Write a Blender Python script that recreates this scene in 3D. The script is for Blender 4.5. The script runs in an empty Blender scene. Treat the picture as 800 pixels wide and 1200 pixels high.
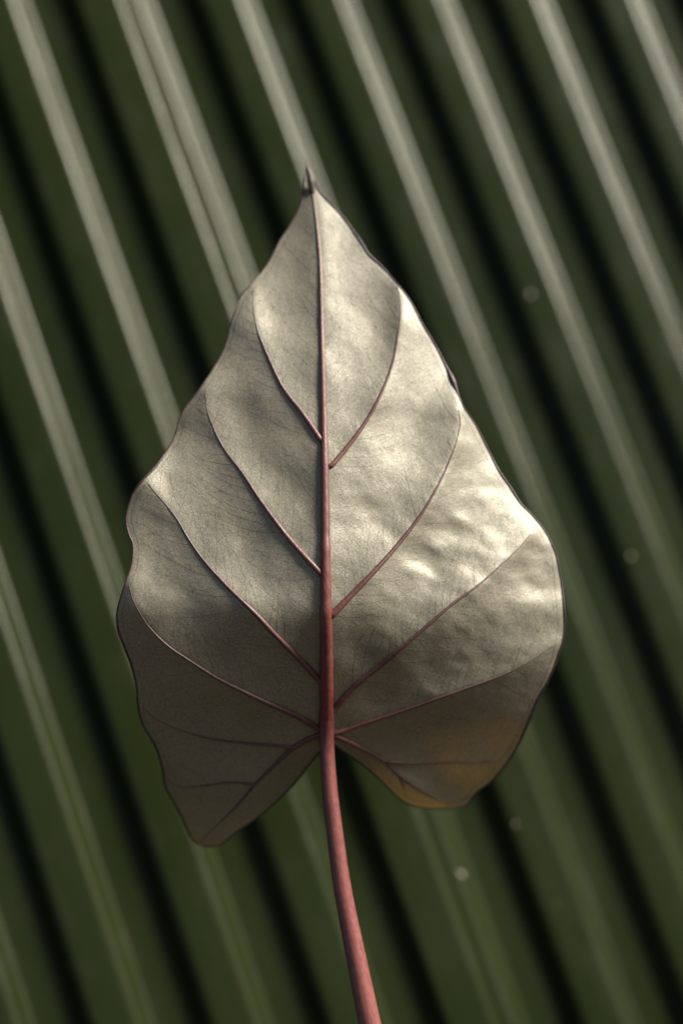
import bpy, math, random
import numpy as np
from mathutils import Matrix, Vector

rng = np.random.default_rng(7)
random.seed(7)
scene = bpy.context.scene
C = scene.collection

# ------------------------------------------------------------------ camera
# the fence stands upright with upright ribs; the camera is rolled and looks slightly up
F = 2460.0                      # focal length in photograph pixels (photo 800 x 1200)
D = 0.80                        # distance to the leaf
UP = np.array([-0.33861385, 0.92305381, -0.18251666])     # world up seen from the camera
NRM = np.array([0.15342653, 0.24554496, 0.95716664])      # fence normal seen from the camera
XAX = np.array([0.92833235, 0.29610698, -0.22476587])     # along the fence
CAM = np.array([0.0, -1.05 * NRM[2], 0.45])
R = np.array([XAX, -NRM, UP])                             # camera space -> world


def to_world(p):
    return np.asarray(p) @ R.T + CAM


cam_data = bpy.data.cameras.new('camera')
cam = bpy.data.objects.new('camera', cam_data)
C.objects.link(cam)
m = Matrix.Identity(4)
for i in range(3):
    for j in range(3):
        m[i][j] = R[i][j]
    m[i][3] = CAM[i]
cam.matrix_world = m
cam_data.sensor_fit = 'VERTICAL'
cam_data.sensor_height = 36.0
cam_data.lens = 36.0 * F / 1200.0
cam_data.clip_start = 0.01
cam_data.clip_end = 200.0
cam_data.dof.use_dof = True
cam_data.dof.focus_distance = D + 0.003
cam_data.dof.aperture_fstop = 3.1
scene.camera = cam

# ------------------------------------------------------------------ light
L_CAM = np.array([0.66, 0.69, 0.23])
L_CAM /= np.linalg.norm(L_CAM)
L = R @ L_CAM                                             # towards the sun, in the world
elev = math.asin(L[2])
world = bpy.data.worlds.new('World')
scene.world = world
world.use_nodes = True
wn = world.node_tree.nodes
wl = world.node_tree.links
sky = wn.new('ShaderNodeTexSky')
sky.sky_type = 'NISHITA'
sky.sun_disc = False
sky.sun_elevation = elev
sky.sun_rotation = math.atan2(L[0], L[1])
sky.air_density = 0.4
sky.dust_density = 0.4
sky.ozone_density = 0.5
wl.new(sky.outputs[0], wn['Background'].inputs[0])
wn['Background'].inputs[1].default_value = 0.055
sun_data = bpy.data.lights.new('sun', 'SUN')
sun_data.energy = 5.0
sun_data.angle = math.radians(21)
sun_data.color = (1.0, 0.95, 0.88)
sun = bpy.data.objects.new('sun', sun_data)
sun.rotation_euler = Vector(L).to_track_quat('Z', 'Y').to_euler()
sun.location = (1.5, -1.5, 3)
C.objects.link(sun)
vs = scene.view_settings
vs.view_transform = 'Standard'
vs.look = 'None'
vs.exposure = 1.05
vs.gamma = 1.0
vs.use_curve_mapping = False


# ------------------------------------------------------------------ helpers
def mesh_obj(name, verts, faces, mat, parent=None, smooth=True):
    me = bpy.data.meshes.new(name)
    me.from_pydata([tuple(v) for v in np.asarray(verts).tolist()], [], [tuple(f) for f in faces])
    me.update()
    if smooth:
        me.polygons.foreach_set('use_smooth', [True] * len(me.polygons))
    me.materials.append(mat)
    o = bpy.data.objects.new(name, me)
    C.objects.link(o)
    if parent is not None:
        o.parent = parent
        o.matrix_parent_inverse = Matrix.Translation(-world_loc(parent))
    return o


def world_loc(o):
    v = Vector(o.location)
    if o.parent:
        v = o.matrix_parent_inverse @ v
        v = v + world_loc(o.parent)
    return v


def empty(name, loc):
    o = bpy.data.objects.new(name, None)
    o.location = loc
    o.empty_display_size = 0.05
    C.objects.link(o)
    return o


def float_attr(o, name, vals):
    a = o.data.attributes.new(name, 'FLOAT', 'POINT')
    a.data.foreach_set('value', np.asarray(vals, dtype=np.float32))


def catmull(pts, step=4.0, closed=False):
    p = np.asarray(pts, float)
    n = len(p)
    out = []
    for i in range(n if closed else n - 1):
        if closed:
            p0, p1, p2, p3 = p[i - 1], p[i], p[(i + 1) % n], p[(i + 2) % n]
        else:
            p1, p2 = p[i], p[i + 1]
            p0 = p[i - 1] if i > 0 else 2 * p1 - p2
            p3 = p[i + 2] if i + 2 < n else 2 * p2 - p1
        k = max(1, int(np.linalg.norm((p2 - p1)[:2]) / step))
        t = np.linspace(0, 1, k, endpoint=False)[:, None]
        out.append(0.5 * (2 * p1 + (p2 - p0) * t + (2 * p0 - 5 * p1 + 4 * p2 - p3) * t ** 2
                          + (3 * p1 - p0 - 3 * p2 + p3) * t ** 3))
    if not closed:
        out.append(p[-1:])
    return np.concatenate(out)


def smooth_noise(x, y, seed, scale, octaves=3):
    """value noise on a lattice, smooth interpolation; x, y arrays"""
    r = np.random.default_rng(seed)
    tot = np.zeros_like(x, dtype=float)
    amp = 1.0
    for o in range(octaves):
        g = r.uniform(-1, 1, (64, 64))
        u, v = x / scale + 100.37 * (o + 1), y / scale + 57.11 * (o + 1)
        iu, iv = np.floor(u).astype(int), np.floor(v).astype(int)
        fu, fv = u - iu, v - iv
        fu = fu ** 3 * (fu * (fu * 6 - 15) + 10)
        fv = fv ** 3 * (fv * (fv * 6 - 15) + 10)
        a, b = g[iu % 64, iv % 64], g[(iu + 1) % 64, iv % 64]
        c, d = g[iu % 64, (iv + 1) % 64], g[(iu + 1) % 64, (iv + 1) % 64]
        tot += amp * ((a * (1 - fu) + b * fu) * (1 - fv) + (c * (1 - fu) + d * fu) * fv)
        amp *= 0.5
        scale *= 0.5
    return tot


def tube(points, radii, sides=10, cap=True):
    """points (n,3) world, radii (n,); returns verts, faces"""
    p = np.asarray(points, float)
    n = len(p)
    t = np.gradient(p, axis=0)
    t /= np.linalg.norm(t, axis=1)[:, None] + 1e-12
    ref = np.array([0.3, -1.0, 0.1])
    a = np.cross(t, ref)
    a /= np.linalg.norm(a, axis=1)[:, None]
    b = np.cross(t, a)
    ang = np.linspace(0, 2 * np.pi, sides, endpoint=False)
    ring = (a[:, None] * np.cos(ang)[None, :, None] + b[:, None] * np.sin(ang)[None, :, None])
    v = (p[:, None] + ring * np.asarray(radii)[:, None, None]).reshape(-1, 3)
    f = []
    for i in range(n - 1):
        for j in range(sides):
            k = (j + 1) % sides
            f.append((i * sides + j, i * sides + k, (i + 1) * sides + k, (i + 1) * sides + j))
    if cap:
        f.append(tuple(range(sides))[::-1])
        f.append(tuple(range((n - 1) * sides, n * sides)))
    return v, f


class Nodes:
    def __init__(self, name):
        self.mat = bpy.data.materials.new(name)
        self.mat.use_nodes = True
        self.t = self.mat.node_tree
        self.bsdf = self.t.nodes['Principled BSDF']
        self.out = self.t.nodes['Material Output']

    def n(self, kind, **kw):
        nd = self.t.nodes.new(kind)
        for k, v in kw.items():
            if k.startswith('in_'):
                key = k[3:]
                key = int(key) if key.isdigit() else key.replace('_', ' ')
                nd.inputs[key].default_value = v
            else:
                setattr(nd, k, v)
        return nd

    def l(self, a, b):
        self.t.links.new(a, b)

    def ramp(self, fac, stops):
        r = self.n('ShaderNodeValToRGB')
        el = r.color_ramp.elements
        while len(el) < len(stops):
            el.new(0.5)
        for e, (p, c) in zip(el, stops):
            e.position = p
            e.color = (*c, 1)
        self.l(fac, r.inputs[0])
        return r.outputs[0]

    def noise(self, vec, scale, detail=4, rough=0.55):
        nd = self.n('ShaderNodeTexNoise', in_Scale=scale, in_Detail=detail, in_Roughness=rough)
        self.l(vec, nd.inputs['Vector'])
        return nd.outputs['Fac']

    def mix(self, fac, a, b, mode='MIX'):
        nd = self.n('ShaderNodeMix', data_type='RGBA', blend_type=mode)
        for s, v in ((0, fac), (6, a), (7, b)):
            if isinstance(v, (int, float)):
                nd.inputs[s].default_value = v
            elif isinstance(v, tuple):
                nd.inputs[s].default_value = (*v, 1)
            else:
                self.l(v, nd.inputs[s])
        return nd.outputs[2]

    def math(self, op, a, b=0.0):
        nd = self.n('ShaderNodeMath', operation=op)
        for s, v in ((0, a), (1, b)):
            if isinstance(v, (int, float)):
                nd.inputs[s].default_value = v
            else:
                self.l(v, nd.inputs[s])
        return nd.outputs[0]

    def position(self):
        return self.n('ShaderNodeNewGeometry').outputs['Position']

    def scaled(self, vec, s):
        nd = self.n('ShaderNodeMapping')
        nd.inputs['Scale'].default_value = s
        self.l(vec, nd.inputs['Vector'])
        return nd.outputs[0]

    def bump(self, height, strength, dist, prev=None):
        nd = self.n('ShaderNodeBump', in_Strength=strength, in_Distance=dist)
        self.l(height, nd.inputs['Height'])
        if prev is not None:
            self.l(prev, nd.inputs['Normal'])
        return nd.outputs[0]


# ------------------------------------------------------------------ materials
def metal_material():
    k = Nodes('green_painted_steel')
    pos = k.position()
    big = k.noise(pos, 6.0, 5)
    streak = k.noise(k.scaled(pos, (260, 260, 5)), 1.0, 4)
    grime = k.noise(k.scaled(pos, (60, 60, 22)), 1.0, 6, 0.65)
    col = k.ramp(big, [(0.3, (0.0088, 0.0140, 0.0036)), (0.7, (0.0135, 0.0185, 0.0054))])
    dust = k.ramp(grime, [(0.5, (0, 0, 0)), (0.78, (1, 1, 1))])
    col = k.mix(k.math('MULTIPLY', dust, 0.35), col, (0.028, 0.028, 0.017))
    k.l(col, k.bsdf.inputs['Base Color'])
    ro = k.math('ADD', k.math('MULTIPLY', streak, 0.12), 0.19)
    ro = k.math('ADD', ro, k.math('MULTIPLY', dust, 0.15))
    k.l(ro, k.bsdf.inputs['Roughness'])
    k.bsdf.inputs['Specular IOR Level'].default_value = 0.13
    k.bsdf.inputs['Specular Tint'].default_value = (1.0, 0.97, 0.80, 1)
    nb = k.bump(streak, 0.12, 0.0004)
    nb = k.bump(grime, 0.15, 0.0006, nb)
    k.l(nb, k.bsdf.inputs['Normal'])
    return k.mat


def blade_material():
    k = Nodes('leaf_underside')
    pos = k.position()
    big = k.noise(pos, 24.0, 4)
    mid = k.noise(pos, 160.0, 5, 0.6)
    fine = k.noise(pos, 1500.0, 3, 0.7)
    cell = k.n('ShaderNodeTexVoronoi', feature='DISTANCE_TO_EDGE', in_Scale=620.0)
    k.l(pos, cell.inputs['Vector'])
    net = k.ramp(cell.outputs['Distance'], [(0.0, (1, 1, 1)), (0.09, (0, 0, 0))])
    col = k.ramp(big, [(0.3, (0.268, 0.242, 0.170)), (0.7, (0.345, 0.315, 0.238))])
    col = k.mix(k.math('MULTIPLY', mid, 0.5), col, (0.215, 0.200, 0.132))
    col = k.mix(k.math('MULTIPLY', net, 0.2), col, (0.07, 0.05, 0.04))
    grain = k.ramp(fine, [(0.33, (0.5, 0.5, 0.5)), (0.70, (1.42, 1.4, 1.34))])
    col = k.mix(0.75, col, grain, 'MULTIPLY')
    k.l(col, k.bsdf.inputs['Base Color'])
    k.l(k.math('ADD', k.math('MULTIPLY', mid, 0.2), 0.38), k.bsdf.inputs['Roughness'])
    k.bsdf.inputs['Specular IOR Level'].default_value = 0.9
    k.bsdf.inputs['Metallic'].default_value = 0.25
    k.bsdf.inputs['Sheen Weight'].default_value = 0.15
    k.bsdf.inputs['Sheen Roughness'].default_value = 0.4
    nb = k.bump(mid, 0.14, 0.0012)
    nb = k.bump(fine, 0.4, 0.00025, nb)
    nb = k.bump(net, 0.15, 0.0002, nb)
    k.l(nb, k.bsdf.inputs['Normal'])
    tr = k.n('ShaderNodeBsdfTranslucent')
    tcol = k.ramp(mid, [(0.3, (0.32, 0.185, 0.022)), (0.7, (0.42, 0.25, 0.036))])
    tcol = k.mix(k.math('MULTIPLY', net, 0.4), tcol, (0.05, 0.02, 0.01))
    k.l(tcol, tr.inputs['Color'])
    ms = k.n('ShaderNodeMixShader', in_0=0.24)
    k.l(k.bsdf.outputs[0], ms.inputs[1])
    k.l(tr.outputs[0], ms.inputs[2])
    k.l(ms.outputs[0], k.out.inputs['Surface'])
    return k.mat


def vein_material(name, stops, rough=0.42, grain=0.3):
    """colour runs along the vein with the attribute 'along' (0 tip, 1 base)"""
    k = Nodes(name)
    pos = k.position()
    at = k.n('ShaderNodeAttribute', attribute_name='along')
    col = k.ramp(at.outputs['Fac'], stops)
    mid = k.noise(pos, 420.0, 4, 0.6)
    st = k.noise(k.scaled(pos, (1500, 1500, 160)), 1.0, 3, 0.6)
    g = k.ramp(mid, [(0.3, (0.72, 0.68, 0.66)), (0.7, (1.22, 1.2, 1.2))])
    col = k.mix(grain * 2, col, g, 'MULTIPLY')
    g2 = k.ramp(st, [(0.35, (0.8, 0.72, 0.7)), (0.65, (1.12, 1.15, 1.15))])
    col = k.mix(grain * 2, col, g2, 'MULTIPLY')
    k.l(col, k.bsdf.inputs['Base Color'])
    k.bsdf.inputs['Roughness'].default_value = rough
    k.bsdf.inputs['Subsurface Weight'].default_value = 0.0
    nb = k.bump(st, 0.3, 0.0004)
    nb = k.bump(mid, 0.25, 0.0005, nb)
    k.l(nb, k.bsdf.inputs['Normal'])
    return k.mat


def plain_material(name, a, b, scale, rough):
    k = Nodes(name)
    pos = k.position()
    nz = k.noise(pos, scale, 5, 0.6)
    k.l(k.ramp(nz, [(0.3, a), (0.7, b)]), k.bsdf.inputs['Base Color'])
    k.bsdf.inputs['Roughness'].default_value = rough
    k.l(k.bump(nz, 0.4, 0.3 / scale), k.bsdf.inputs['Normal'])
    return k.mat


M_METAL = metal_material()
M_BLADE = blade_material()
M_VEIN = vein_material('maroon_vein', [(0.0, (0.10, 0.070, 0.058)), (0.5, (0.098, 0.050, 0.044)), (1.0, (0.13, 0.050, 0.043))])
M_MIDRIB = vein_material('midrib_red', [(0.0, (0.24, 0.17, 0.13)), (0.25, (0.16, 0.085, 0.07)), (0.6, (0.14, 0.052, 0.042)), (1.0, (0.15, 0.032, 0.026))])
M_PETIOLE = vein_material('petiole_red', [(0.0, (0.13, 0.028, 0.024)), (0.25, (0.16, 0.050, 0.043)), (1.0, (0.215, 0.072, 0.060))], 0.4, 0.35)
M_RIM = plain_material('dark_leaf_rim', (0.030, 0.018, 0.017), (0.055, 0.03, 0.027), 300.0, 0.45)
M_FINE = plain_material('fine_vein_brown', (0.075, 0.058, 0.044), (0.105, 0.085, 0.064), 500.0, 0.5)
M_TIP = plain_material('dry_leaf_tip', (0.04, 0.036, 0.026), (0.15, 0.13, 0.095), 400.0, 0.5)
M_SOIL = plain_material('dark_soil', (0.03, 0.024, 0.018), (0.07, 0.055, 0.04), 25.0, 0.95)
M_FLECK = plain_material('pale_splash', (0.18, 0.15, 0.105), (0.34, 0.28, 0.20), 900.0, 0.35)

# ------------------------------------------------------------------ ground
gv = [(-30, -30, 0), (30, -30, 0), (30, 30, 0), (-30, 30, 0)]
ground = mesh_obj('ground', gv, [(0, 1, 2, 3)], M_SOIL, smooth=False)
ground['kind'] = 'structure'

# ------------------------------------------------------------------ fence of trapezoid steel sheets
PITCH = 0.05244639
PHASE = 0.16647539
SEAM = 0.0119884876
SLOPE, CREST, DEPTH = 0.0066, 0.0205, 0.0084
VALLEY = PITCH - CREST - 2 * SLOPE
HEIGHT = 1.8


def fillet(pts, rs, seg=8):
    p = [np.array(q, float) for q in pts]
    out = [p[0]]
    for i in range(1, len(p) - 1):
        r = rs[min(i, len(rs)) - 1] if isinstance(rs, tuple) else rs
        a = p[i] + (p[i - 1] - p[i]) / np.linalg.norm(p[i - 1] - p[i]) * r
        b = p[i] + (p[i + 1] - p[i]) / np.linalg.norm(p[i + 1] - p[i]) * r
        for t in np.linspace(0, 1, seg + 1):
            out.append((1 - t) ** 2 * a + 2 * t * (1 - t) * p[i] + t * t * b)
    out.append(p[-1])
    return np.array(out)


ZS = np.linspace(0.0, HEIGHT, 73)


def dents(x, z):
    return 0.0006 * smooth_noise(x * 1000, z * 1000, 21, 90.0, 2) + 0.0002 * smooth_noise(x * 1000, z * 1000, 5, 22.0, 2)


def strip(profile):
    """profile (n,2) of x,y -> vertical sheet"""
    n = len(profile)
    X = np.repeat(profile[None, :, 0], len(ZS), 0)
    Y = np.repeat(profile[None, :, 1], len(ZS), 0)
    Z = np.repeat(ZS[:, None], n, 1)
    Y = Y + dents(X, Z)
    v = np.stack([X, Y, Z], -1).reshape(-1, 3)
    f = [(i * n + j, i * n + j + 1, (i + 1) * n + j + 1, (i + 1) * n + j) for i in range(len(ZS) - 1) for j in range(n - 1)]
    return v, f


fence = empty('corrugated_fence', (0.25, 0.0, 0.0))
fence['label'] = 'dark green painted corrugated steel fence with slanting ribs behind the leaf'
fence['category'] = 'fence'


def build_sheet(k0, k1, xoff, yoff, lip):
    """ribs k0..k1; x of a rib's right crest edge = PHASE + k*PITCH + xoff"""
    pv, pf = [], []
    ribs = []
    half = VALLEY / 2
    for k in range(k0, k1 + 1):
        e = PHASE + k * PITCH + xoff
        lip_here = lip and k == k1
        pts = [(e - CREST - SLOPE - 0.003, yoff + DEPTH), (e - CREST - SLOPE, yoff + DEPTH), (e - CREST, yoff), (e, yoff),
               (e + SLOPE, yoff + DEPTH), (e + SLOPE + 0.003, yoff + DEPTH)]
        if lip_here:
            pts = pts[:4] + [(e + 0.0044, yoff + 0.0029), (e + 0.0040, yoff + 0.0040), (e - 0.004, yoff + 0.0020)]
            prof = np.concatenate([fillet(pts[:5], 0.0020), np.array(pts[5:])])
        else:
            prof = fillet(pts, (0.0030, 0.0036, 0.0042, 0.0028))
        ribs.append(strip(prof))
        if not lip_here:
            pan = np.array([(e + SLOPE + 0.003 + q * (VALLEY - 0.006), yoff + DEPTH) for q in np.linspace(0, 1, 5)])
            v, f = strip(pan)
            off = sum(len(q) for q in pv)
            pv.append(v)
            pf += [tuple(i + off for i in q) for q in f]
    sheet = mesh_obj('metal_sheet', np.concatenate(pv), pf, M_METAL, fence)
    for v, f in ribs:
        mesh_obj('rib', v, f, M_METAL, sheet)
    return sheet


sheet_l = build_sheet(-22, 1, 0.0, 0.0, True)
sheet_r = build_sheet(1, 22, SEAM, 0.0062, False)


def wall_hit(px, py):
    d = np.array([px - 400, 600 - py, -F]) @ R.T
    t = -CAM[1] / d[1]
    return CAM + d * t


def profile_y(x, seam):
    u = (x - PHASE - (SEAM if seam else 0)) % PITCH
    base = 0.0062 if seam else 0.0
    if u < SLOPE:
        return base + DEPTH * u / SLOPE
    if u < SLOPE + VALLEY:
        return base + DEPTH
    if u < 2 * SLOPE + VALLEY:
        return base + DEPTH * (1 - (u - SLOPE - VALLEY) / SLOPE)
    return base


for px, py, r in [(621, 345, 1.6), (739, 652, 1.3), (540, 1025, 1.7), (604, 966, 1.2), (651, 1059, 0.8), (90, 900, 0.7)]:
    p = wall_hit(px, py)
    right = p[0] > PHASE + PITCH + 0.005
    y = profile_y(p[0], right) + float(dents(np.array([p[0]]), np.array([p[2]]))[0])
    p = CAM + (p - CAM) * ((y - CAM[1]) / (0 - CAM[1]))
    verts, faces = [], []
    nr, na = 4, 14
    ph = random.random() * 6
    for i in range(nr):
        a = i / (nr - 1) * math.pi / 2
        for j in range(na):
            b = j / na * 2 * math.pi
            w = 1 + 0.22 * math.sin(2 * b + ph) + 0.12 * math.sin(3 * b + 2 * ph)
            rr = r * 0.0008 * math.cos(a) * w
            verts.append((p[0] + rr * math.cos(b), y + 0.0003 - 0.0006 * r * math.sin(a) * 0.6, p[2] + rr * math.sin(b) * 1.2))
    for i in range(nr - 1):
        for j in range(na):
            q = (j + 1) % na
            faces.append((i * na + j, i * na + q, (i + 1) * na + q, (i + 1) * na + j))
    mesh_obj('splash_fleck', verts, faces, M_FLECK, sheet_r if right else sheet_l)

# ------------------------------------------------------------------ leaf: measured outline and veins (photograph pixels)
LEFT = [(361, 193), (359, 200), (357.5, 210), (356, 222), (353, 238), (348, 249), (338, 266), (328, 282), (318, 302), (308, 317), (296, 331),
        (282, 348), (273, 373), (264, 405), (250, 432), (232, 458), (219, 474), (211, 489), (206, 508), (197, 526), (183, 546), (169, 561),
        (158.5, 574), (151.5, 590), (148, 608), (151, 625), (156, 638), (155, 660), (148, 681), (141, 702), (137, 720), (139, 739), (146, 758),
        (154, 779), (160, 804), (162, 828), (168, 850), (182, 874), (190, 898), (194, 922), (204, 940), (215, 961), (223, 979), (232, 989),
        (246, 992), (260, 989), (277, 975), (302, 958), (323, 940), (344, 919), (360, 899), (373, 883), (380, 873)]
RIGHT = [(393, 874), (409, 885), (432, 902), (449, 917), (463, 931), (478, 942), (498, 947), (525, 947), (546, 944), (552, 936), (560, 927),
         (576, 915), (591, 898), (606, 875), (620, 844), (631, 817), (643, 796), (654, 767), (660, 743), (661, 722), (659, 697), (655.5, 672),
         (650, 647), (639, 624), (624, 605), (609, 589), (597.5, 571), (582.5, 549), (571, 526), (557, 498), (543, 477), (535, 458), (526, 437),
         (510, 405), (495, 380), (480, 352), (463, 330), (447, 312), (432, 298), (424, 285), (412, 268), (400, 252), (384, 235), (375, 225),
         (370, 214), (366, 204), (363, 195)]
outline = catmull(LEFT + [(386, 869)] + RIGHT, 2.6, closed=True)
CEN = np.array([384.0, 853.0])

MIDRIB = [(367, 228), (371, 260), (375, 305), (376.5, 360), (378, 430), (380, 520), (381, 600), (381.5, 680), (382, 750), (382.3, 810), (382.5, 856)]
MID_R = [0.9, 1.3, 1.9, 2.5, 3.2, 4.6, 5.4, 6.3, 7.8, 8.7, 9.0]
VEINS = [
    ([(378, 518), (374, 513), (355, 485), (332, 455), (315, 420), (302, 387), (297, 360), (297, 340)], 3.4),
    ([(380, 676), (374, 670), (358, 653), (333.5, 625), (305.5, 587), (284.5, 555), (263.5, 527), (249.5, 499), (242.5, 478), (241, 461)], 3.8),
    ([(380, 804), (372, 795), (347.5, 769), (323, 744.5), (300, 720), (267, 688), (239, 657), (221.5, 632), (207.5, 608), (193.5, 590), (183, 578), (174, 567)], 4.2),
    ([(378, 856), (369, 851), (344, 837), (316, 825), (284.5, 810), (253, 794), (225, 776), (197, 757), (176, 736), (164, 718), (155, 700), (152, 686)], 4.0),
    ([(382, 548), (389, 545), (410, 520), (430, 492), (447, 460), (460, 425), (467, 385), (469, 355), (465, 335)], 3.2),
    ([(383, 725), (390.5, 719), (410, 699), (436, 672), (462.5, 642.5), (489, 609), (507.5, 579), (522.5, 549), (534, 519), (539, 496), (537, 481)], 4.2),
    ([(385, 838), (394, 828.5), (416.5, 803), (447.5, 778), (482, 749), (513, 722), (532, 706), (560, 685.6), (590, 659), (609, 640.6), (622, 625.6)], 4.2),
    ([(386, 860), (397, 857.6), (432, 846), (474.6, 832), (517, 817), (556, 803), (591, 790), (622, 774), (649, 755)], 3.2),
    ([(379, 860), (367, 863.5), (344, 876), (319.5, 898.5), (298.5, 919.5), (277.5, 944), (256.5, 965), (237, 984)], 4.0),
    ([(386, 861), (394, 862.5), (420, 875), (447.5, 890.5), (467, 908), (486, 921.5), (505.6, 933), (523, 941)], 3.6),
]
BRANCH = {8: [([(344, 876), (316, 873), (284.5, 870.5), (249.5, 866), (221.5, 859), (197, 849.5), (178, 839), (167, 827)], 2.6),
              ([(298.5, 919.5), (270.5, 917), (242.5, 920), (214.5, 923), (203, 918), (195, 911)], 2.2)],
          9: [([(452, 893), (475, 894), (498, 894.4), (536.6, 893.6), (583, 891.7)], 2.2),
              ([(467, 908), (471, 918), (474, 926), (476, 936)], 1.5)]}
mid_line = catmull(MIDRIB, 5)
vein_lines = [catmull(v, 5) for v, _ in VEINS]
branch_lines = {k: [catmull(v, 5) for v, _ in b] for k, b in BRANCH.items()}


def seg_dist(P, lines):
    """distance of points P (n,2) to a list of polylines"""
    A = np.concatenate([l[:-1] for l in lines])
    B = np.concatenate([l[1:] for l in lines])
    AB = B - A
    L2 = (AB ** 2).sum(1) + 1e-9
    out = np.empty(len(P))
    for s in range(0, len(P), 8000):
        q = P[s:s + 8000]
        ap = q[:, None] - A[None]
        t = np.clip((ap * AB[None]).sum(-1) / L2[None], 0, 1)
        d = ap - t[..., None] * AB[None]
        out[s:s + 8000] = np.sqrt((d ** 2).sum(-1).min(1))
    return out


strong = [mid_line] + vein_lines
weak = [l for b in branch_lines.values() for l in b]


def relief(P):
    """height of the blade towards the camera, in photograph pixels"""
    P = np.atleast_2d(np.asarray(P, float))
    x, y = P[:, 0], P[:, 1]
    lo = np.maximum(y - 700, 0)
    hi = np.sqrt(np.maximum(720 - y, 0) ** 2 + 900) - 30
    h = -(0.95 - 0.22 / (1 + np.exp((x - 381) / 25))) * (np.sqrt(lo ** 2 + 80 ** 2) - 80) - 0.13 * hi - 0.00055 * hi ** 2 * (1 - 0.0006 * hi)
    dx = x - 381
    h -= 0.00030 * dx ** 2 * np.where(dx < 0, 0.9, 2.0 - 1.9 / (1 + np.exp(-(y - 800) / 32)))
    # folds between the veins: the veins sit on ridges
    each = np.stack([np.sqrt(seg_dist(P, [l]) ** 2 + 16) - 4 for l in vein_lines])
    near = each.min(0)
    dv = near - 15 * np.log(np.exp(-(each - near) / 15).sum(0)) * (1 - np.exp(-near / 12))
    dv = np.maximum(dv, 0)
    dw = np.sqrt(seg_dist(P, weak) ** 2 + 16) - 4
    dm = np.sqrt(seg_dist(P, [mid_line]) ** 2 + 49) - 7
    h -= (1 - np.exp(-dv / 32)) * (1 - 0.75 * np.exp(-dm / 45)) * (9.0 + 6.0 / (1 + np.exp(-dx / 20)))
    h -= 3.0 * (1 - np.exp(-dm / 30))
    h -= 1.5 * (1 - np.exp(-dw / 12))
    # margins ruffle
    de = seg_dist(P, [np.vstack([outline, outline[:1]])])
    rim = np.exp(-de / 42)
    h += rim * 6.5 * smooth_noise(x, y, 3, 95, 2)
    h -= 1.3 * np.exp(-de / 9)
    h -= 60 * np.exp(-((x - 760) ** 2 + (y - 520) ** 2) / (2 * 185 ** 2))
    h += 13 * np.exp(-((x - 555) ** 2 + (y - 385) ** 2) / (2 * 65 ** 2))
    h -= 9 * np.exp(-((x - 255) ** 2 + (y - 560) ** 2) / (2 * 70 ** 2))
    # soft quilting and wrinkles across the blade
    h += 3.4 * smooth_noise(x, y, 11, 72, 2)
    w = np.exp(-((x - 550) ** 2 + (y - 665) ** 2) / (2 * 80 ** 2))
    h += (0.2 + 2.0 * w) * smooth_noise(x * 0.55 + y * 0.5, y * 1.15 - x * 0.65, 13, 34, 2)
    h += 0.22 * smooth_noise(x, y, 17, 14, 2)
    return h


def P3(px, h):
    """photograph pixel + relief -> world"""
    px = np.atleast_2d(px)
    Z = D - np.asarray(h) * D / F
    return to_world(np.stack([(px[:, 0] - 400) * Z / F, (600 - px[:, 1]) * Z / F, -Z], -1))


# petiole base on the ground
pet_px = catmull(np.array([(382.3, 800, 6.0), (382.5, 846, 8.6), (383.0, 880, 9.0), (386, 925, 9.6), (390, 960, 10.0), (401, 1040, 10.8), (416.7, 1120, 12.0), (433, 1200, 13.6)]), 6)
pet_h0 = float(relief([(382.5, 856)])[0])
pet_h = np.where(pet_px[:, 1] < 856, relief(pet_px[:, :2]), pet_h0) + 2.7 + 34 * np.clip((pet_px[:, 1] - 846) / 354, 0, 1) ** 1.2
pet_h = np.convolve(np.pad(pet_h, 4, mode='edge'), np.ones(9) / 9, 'valid')
pet_w = P3(pet_px[:, :2], pet_h)
end, direc = pet_w[-1], pet_w[-1] - pet_w[-4]
direc = direc / np.linalg.norm(direc)
foot = np.array([end[0] + 0.02, end[1] + 0.03, -0.01])
ln = np.linalg.norm(foot - end)
b0, b1, b2, b3 = end, end + direc * ln * 0.35, foot + np.array([-0.005, -0.02, ln * 0.35]), foot
ts = np.linspace(0, 1, 50)[1:, None]
ext = (1 - ts) ** 3 * b0 + 3 * ts * (1 - ts) ** 2 * b1 + 3 * ts ** 2 * (1 - ts) * b2 + ts ** 3 * b3
pet_pts = np.vstack([pet_w, ext])
pet_r = np.concatenate([pet_px[:, 2] * D / F, np.linspace(13.6, 24, len(ext)) * D / F])

leaf = empty('heart_shaped_leaf', tuple(foot + np.array([0, 0, 0.01])))
leaf['label'] = 'large olive brown heart shaped leaf with maroon veins on a red stalk'
leaf['category'] = 'leaf'

# blade: rings from the stalk's junction out to the margin
NR = 170
n_o = len(outline)
rad = np.linspace(0, 1, NR + 1)[1:] ** 0.85
flat = (CEN[None, None] + (outline[None] - CEN) * rad[:, None, None]).reshape(-1, 2)
flat = np.vstack([flat, CEN[None]])
hh = relief(flat)
verts = P3(flat, hh)
faces = []
for i in range(NR - 1):
    for j in range(n_o):
        q = (j + 1) % n_o
        faces.append((i * n_o + j, i * n_o + q, (i + 1) * n_o + q, (i + 1) * n_o + j))
ci = len(flat) - 1
faces += [(ci, (j + 1) % n_o, j) for j in range(n_o)]
blade = mesh_obj('blade', verts, faces, M_BLADE, leaf)

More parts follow.
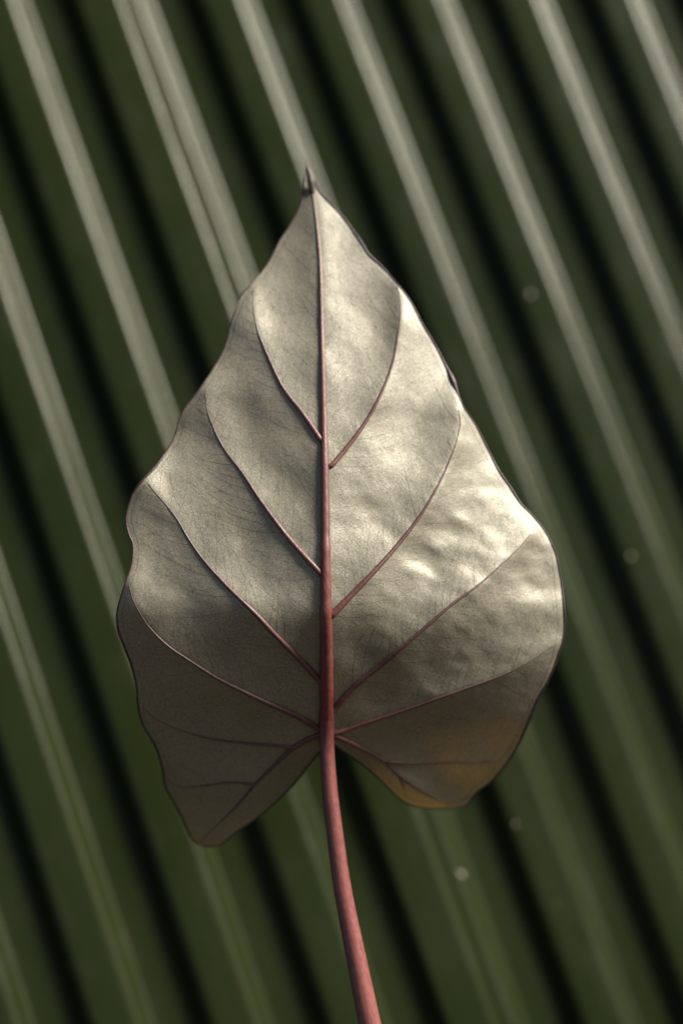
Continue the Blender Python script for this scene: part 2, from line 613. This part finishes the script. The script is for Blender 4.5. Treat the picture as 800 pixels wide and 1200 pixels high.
# dark rim round the margin
ol = np.vstack([outline, outline[:1]])
rp = P3(ol, relief(ol) + 0.3)
rr = (1.15 + 0.35 * smooth_noise(ol[:, 0], ol[:, 1], 31, 40, 2)) * D / F
v, f = tube(rp, np.maximum(rr, 0.5 * D / F) + 2.6 * D / F * np.exp(-((ol[:, 0] - 529) ** 2 + (ol[:, 1] - 446) ** 2) / 130), 8, cap=False)
mesh_obj('margin', v, f, M_RIM, blade)

# curled dry tip
tip = catmull(np.array([(366, 226, 3.0), (364.5, 214, 4.8), (362, 202, 3.3), (359.5, 193, 1.4), (358, 188, 0.9), (356.8, 184, 0.5)]), 1.2)
th = relief([(366, 226)])[0] + 1.0 + 0.10 * (226 - tip[:, 1])
v, f = tube(P3(tip[:, :2], th), np.maximum(tip[:, 2], 0.4) * D / F, 10)
mesh_obj('drip_tip', v, f, M_TIP, blade)


def make_vein(name, line, r0, mat, parent, taper=0.10, radii=None, lift=0.35):
    n = len(line)
    t = np.linspace(0, 1, n)
    r = np.interp(t, np.linspace(0, 1, len(radii)), radii) if radii is not None else r0 * (1 - (1 - taper) * t ** 0.8)
    r = r * (1 + 0.06 * smooth_noise(line[:, 0], line[:, 1], 41, 15, 2))
    h = relief(line)
    if n > 5:
        h = np.convolve(np.pad(h, 2, mode='edge'), np.ones(5) / 5, 'valid')
    h = np.maximum(h, relief(line) - 0.3 * r) + (lift if radii is not None else lift - 0.55 * t ** 3) * r
    v, f = tube(P3(line, h), r * D / F, 12)
    o = mesh_obj(name, v, f, mat, parent)
    along = (t if radii is not None else 1 - t)
    float_attr(o, 'along', np.repeat(along, 12))
    return o


# radii of the midrib follow the measured points along its length
ml = np.concatenate([[0], np.cumsum(np.linalg.norm(np.diff(np.array(MIDRIB), axis=0), axis=1))])
mr = np.interp(np.linspace(0, 1, 60), ml / ml[-1], MID_R)
make_vein('midrib', mid_line, 0, M_MIDRIB, leaf, radii=mr, lift=0.3)
for i, (line, (pts, r0)) in enumerate(zip(vein_lines, VEINS)):
    o = make_vein('side_vein', line, r0 * 1.02, M_VEIN, leaf)
    for bl, (bp, br) in zip(branch_lines.get(i, []), BRANCH.get(i, [])):
        make_vein('branch_vein', bl, br * 0.85, M_VEIN, o, lift=0.6)
v, f = tube(pet_pts, pet_r, 20)
pet = mesh_obj('petiole', v, f, M_PETIOLE, leaf)
along = np.clip(np.linspace(0, 1, len(pet_pts)) * len(pet_pts) / len(pet_w), 0, 1)
float_attr(pet, 'along', np.repeat(along, 20))

# hair-fine veins: walks that leave the midrib and side veins and wander to the margin
def inside(P):
    x, y = P[:, 0][:, None], P[:, 1][:, None]
    a, b = outline, np.roll(outline, -1, 0)
    c = ((a[:, 1] > y) != (b[:, 1] > y)) & (x < (b[:, 0] - a[:, 0]) * (y - a[:, 1]) / (b[:, 1] - a[:, 1] + 1e-12) + a[:, 0])
    return c.sum(1) % 2 == 1


all_main = strong + weak
starts = []
for li, line in enumerate(strong + weak):
    s = np.concatenate([[0], np.cumsum(np.linalg.norm(np.diff(line, axis=0), axis=1))])
    for side in (-1, 1):
        pos = rng.uniform(4, 14)
        while pos < s[-1] - 6:
            c = np.array([np.interp(pos, s, line[:, 0]), np.interp(pos, s, line[:, 1])])
            c2 = np.array([np.interp(pos + 3, s, line[:, 0]), np.interp(pos + 3, s, line[:, 1])])
            t = c2 - c
            if li == 0:
                t = -t
            t /= np.linalg.norm(t) + 1e-9
            nrm = np.array([-t[1], t[0]]) * side
            a = math.radians(rng.uniform(44, 60))
            d = t * math.cos(a) + nrm * math.sin(a)
            starts.append((c + nrm * 1.5, d, rng.choice([30, 80, 130, 180], p=[0.15, 0.25, 0.35, 0.25]), rng.uniform(0.07, 0.16)))
            pos += rng.uniform(9, 22)
pos_ = np.array([s[0] for s in starts])
dir_ = np.array([s[1] for s in starts])
maxl = np.array([s[2] for s in starts], float)
wid = np.array([s[3] for s in starts])
alive = np.ones(len(starts), bool)
paths = [[p.copy()] for p in pos_]
bend = rng.normal(0, 0.006, len(starts))
STEP = 3.0
k = 0
occ = {}
extra = []
fp = np.concatenate([l[1:-1] for l in vein_lines] + [mid_line[::-1][1:-1]])
ft = np.concatenate([(l[2:] - l[:-2]) for l in vein_lines] + [(mid_line[::-1][2:] - mid_line[::-1][:-2]) * 0.35])
ft /= np.linalg.norm((np.concatenate([l[2:] - l[:-2] for l in vein_lines + [mid_line]])), axis=1)[:, None]
same = np.sign(fp[:, 0] - 381)
while alive.any() and k < 60:
    k += 1
    a = bend + rng.normal(0, 0.04, len(pos_))
    ca, sa = np.cos(a), np.sin(a)
    dir_ = np.stack([dir_[:, 0] * ca - dir_[:, 1] * sa, dir_[:, 0] * sa + dir_[:, 1] * ca], -1)
    d2 = ((pos_[:, None] - fp[None]) ** 2).sum(-1)
    wgt = np.where(same[None] * (pos_[:, :1] - 381) > 0, 1.0, 0.02) / (d2 + 60) ** 1.5
    fld = (wgt[..., None] * ft[None]).sum(1)
    fld /= np.linalg.norm(fld, axis=1)[:, None] + 1e-9
    dir_ = dir_ + 0.035 * fld
    dir_ /= np.linalg.norm(dir_, axis=1)[:, None]
    new = pos_ + dir_ * STEP
    ok = inside(new) & (k * STEP < maxl)
    if k > 2:
        ok &= seg_dist(new, all_main) > 2.5
    alive &= ok
    for i in rng.permutation(np.nonzero(alive)[0]):
        paths[i].append(new[i].copy())
        cell = (int(new[i][0] / 2.6), int(new[i][1] / 2.6))
        if occ.setdefault(cell, i) != i:          # runs into another hairline and joins it
            alive[i] = False
            continue
        if rng.random() < 0.09 and len(extra) < 900:
            extra.append((new[i].copy(), dir_[i].copy(), wid[i]))
    pos_ = np.where(alive[:, None], new, pos_)
for c, d, w in extra:          # short side twigs
    a = rng.choice([-1, 1]) * rng.uniform(0.6, 1.2)
    p = [c]
    d = np.array([d[0] * math.cos(a) - d[1] * math.sin(a), d[0] * math.sin(a) + d[1] * math.cos(a)])
    for q in range(rng.integers(4, 14)):
        b = rng.normal(0, 0.2)
        d = np.array([d[0] * math.cos(b) - d[1] * math.sin(b), d[0] * math.sin(b) + d[1] * math.cos(b)])
        p.append(p[-1] + d * STEP)
        cell = (int(p[-1][0] / 2.6), int(p[-1][1] / 2.6))
        if q > 0 and cell in occ:
            break
        occ[cell] = -1
    ok = inside(np.array(p))
    n_ok = len(p) if ok.all() else int(np.argmin(ok))
    paths.append(p[:n_ok])
    wid = np.append(wid, w * 0.8)
pts_all, ids = [], []
# a hairline that runs just inside the margin
tn = np.roll(outline, -2, 0) - np.roll(outline, 2, 0)
tn /= np.linalg.norm(tn, axis=1)[:, None]
inn = np.stack([tn[:, 1], -tn[:, 0]], -1) * np.where(tn[:, :1] > 9, 1, 1)
if not inside(outline[200:201] + inn[200:201] * 4)[0]:
    inn = -inn
sub = outline + inn * (6.5 + 1.8 * smooth_noise(outline[:, 0], outline[:, 1], 77, 50, 2))[:, None]
good = inside(sub) & (seg_dist(sub, [ol]) > 4.0) & (np.abs(sub[:, 0] - 365) > 25)
run = []
for q, g in zip(sub, good):
    if g:
        run.append(q)
    elif run:
        paths.append(run)
        wid = np.append(wid, 0.24)
        run = []
if run:
    paths.append(run)
    wid = np.append(wid, 0.24)
paths = [(np.array(p), w) for p, w in zip(paths, wid) if len(p) >= 3]
hs = relief(np.concatenate([p for p, _ in paths]))
fv, ff, o_ = [], [], 0
base = 0
for p, w in paths:
    n = len(p)
    h = hs[o_:o_ + n] + 0.12
    o_ += n
    r = w * np.linspace(1, 0.35, n) * D / F
    v, f = tube(P3(p, h), r, 4, cap=False)
    fv.append(v)
    ff += [tuple(i + base for i in q) for q in f]
    base += len(v)
fine = mesh_obj('fine_veins', np.concatenate(fv), ff, M_FINE, blade)
fine['kind'] = 'stuff'
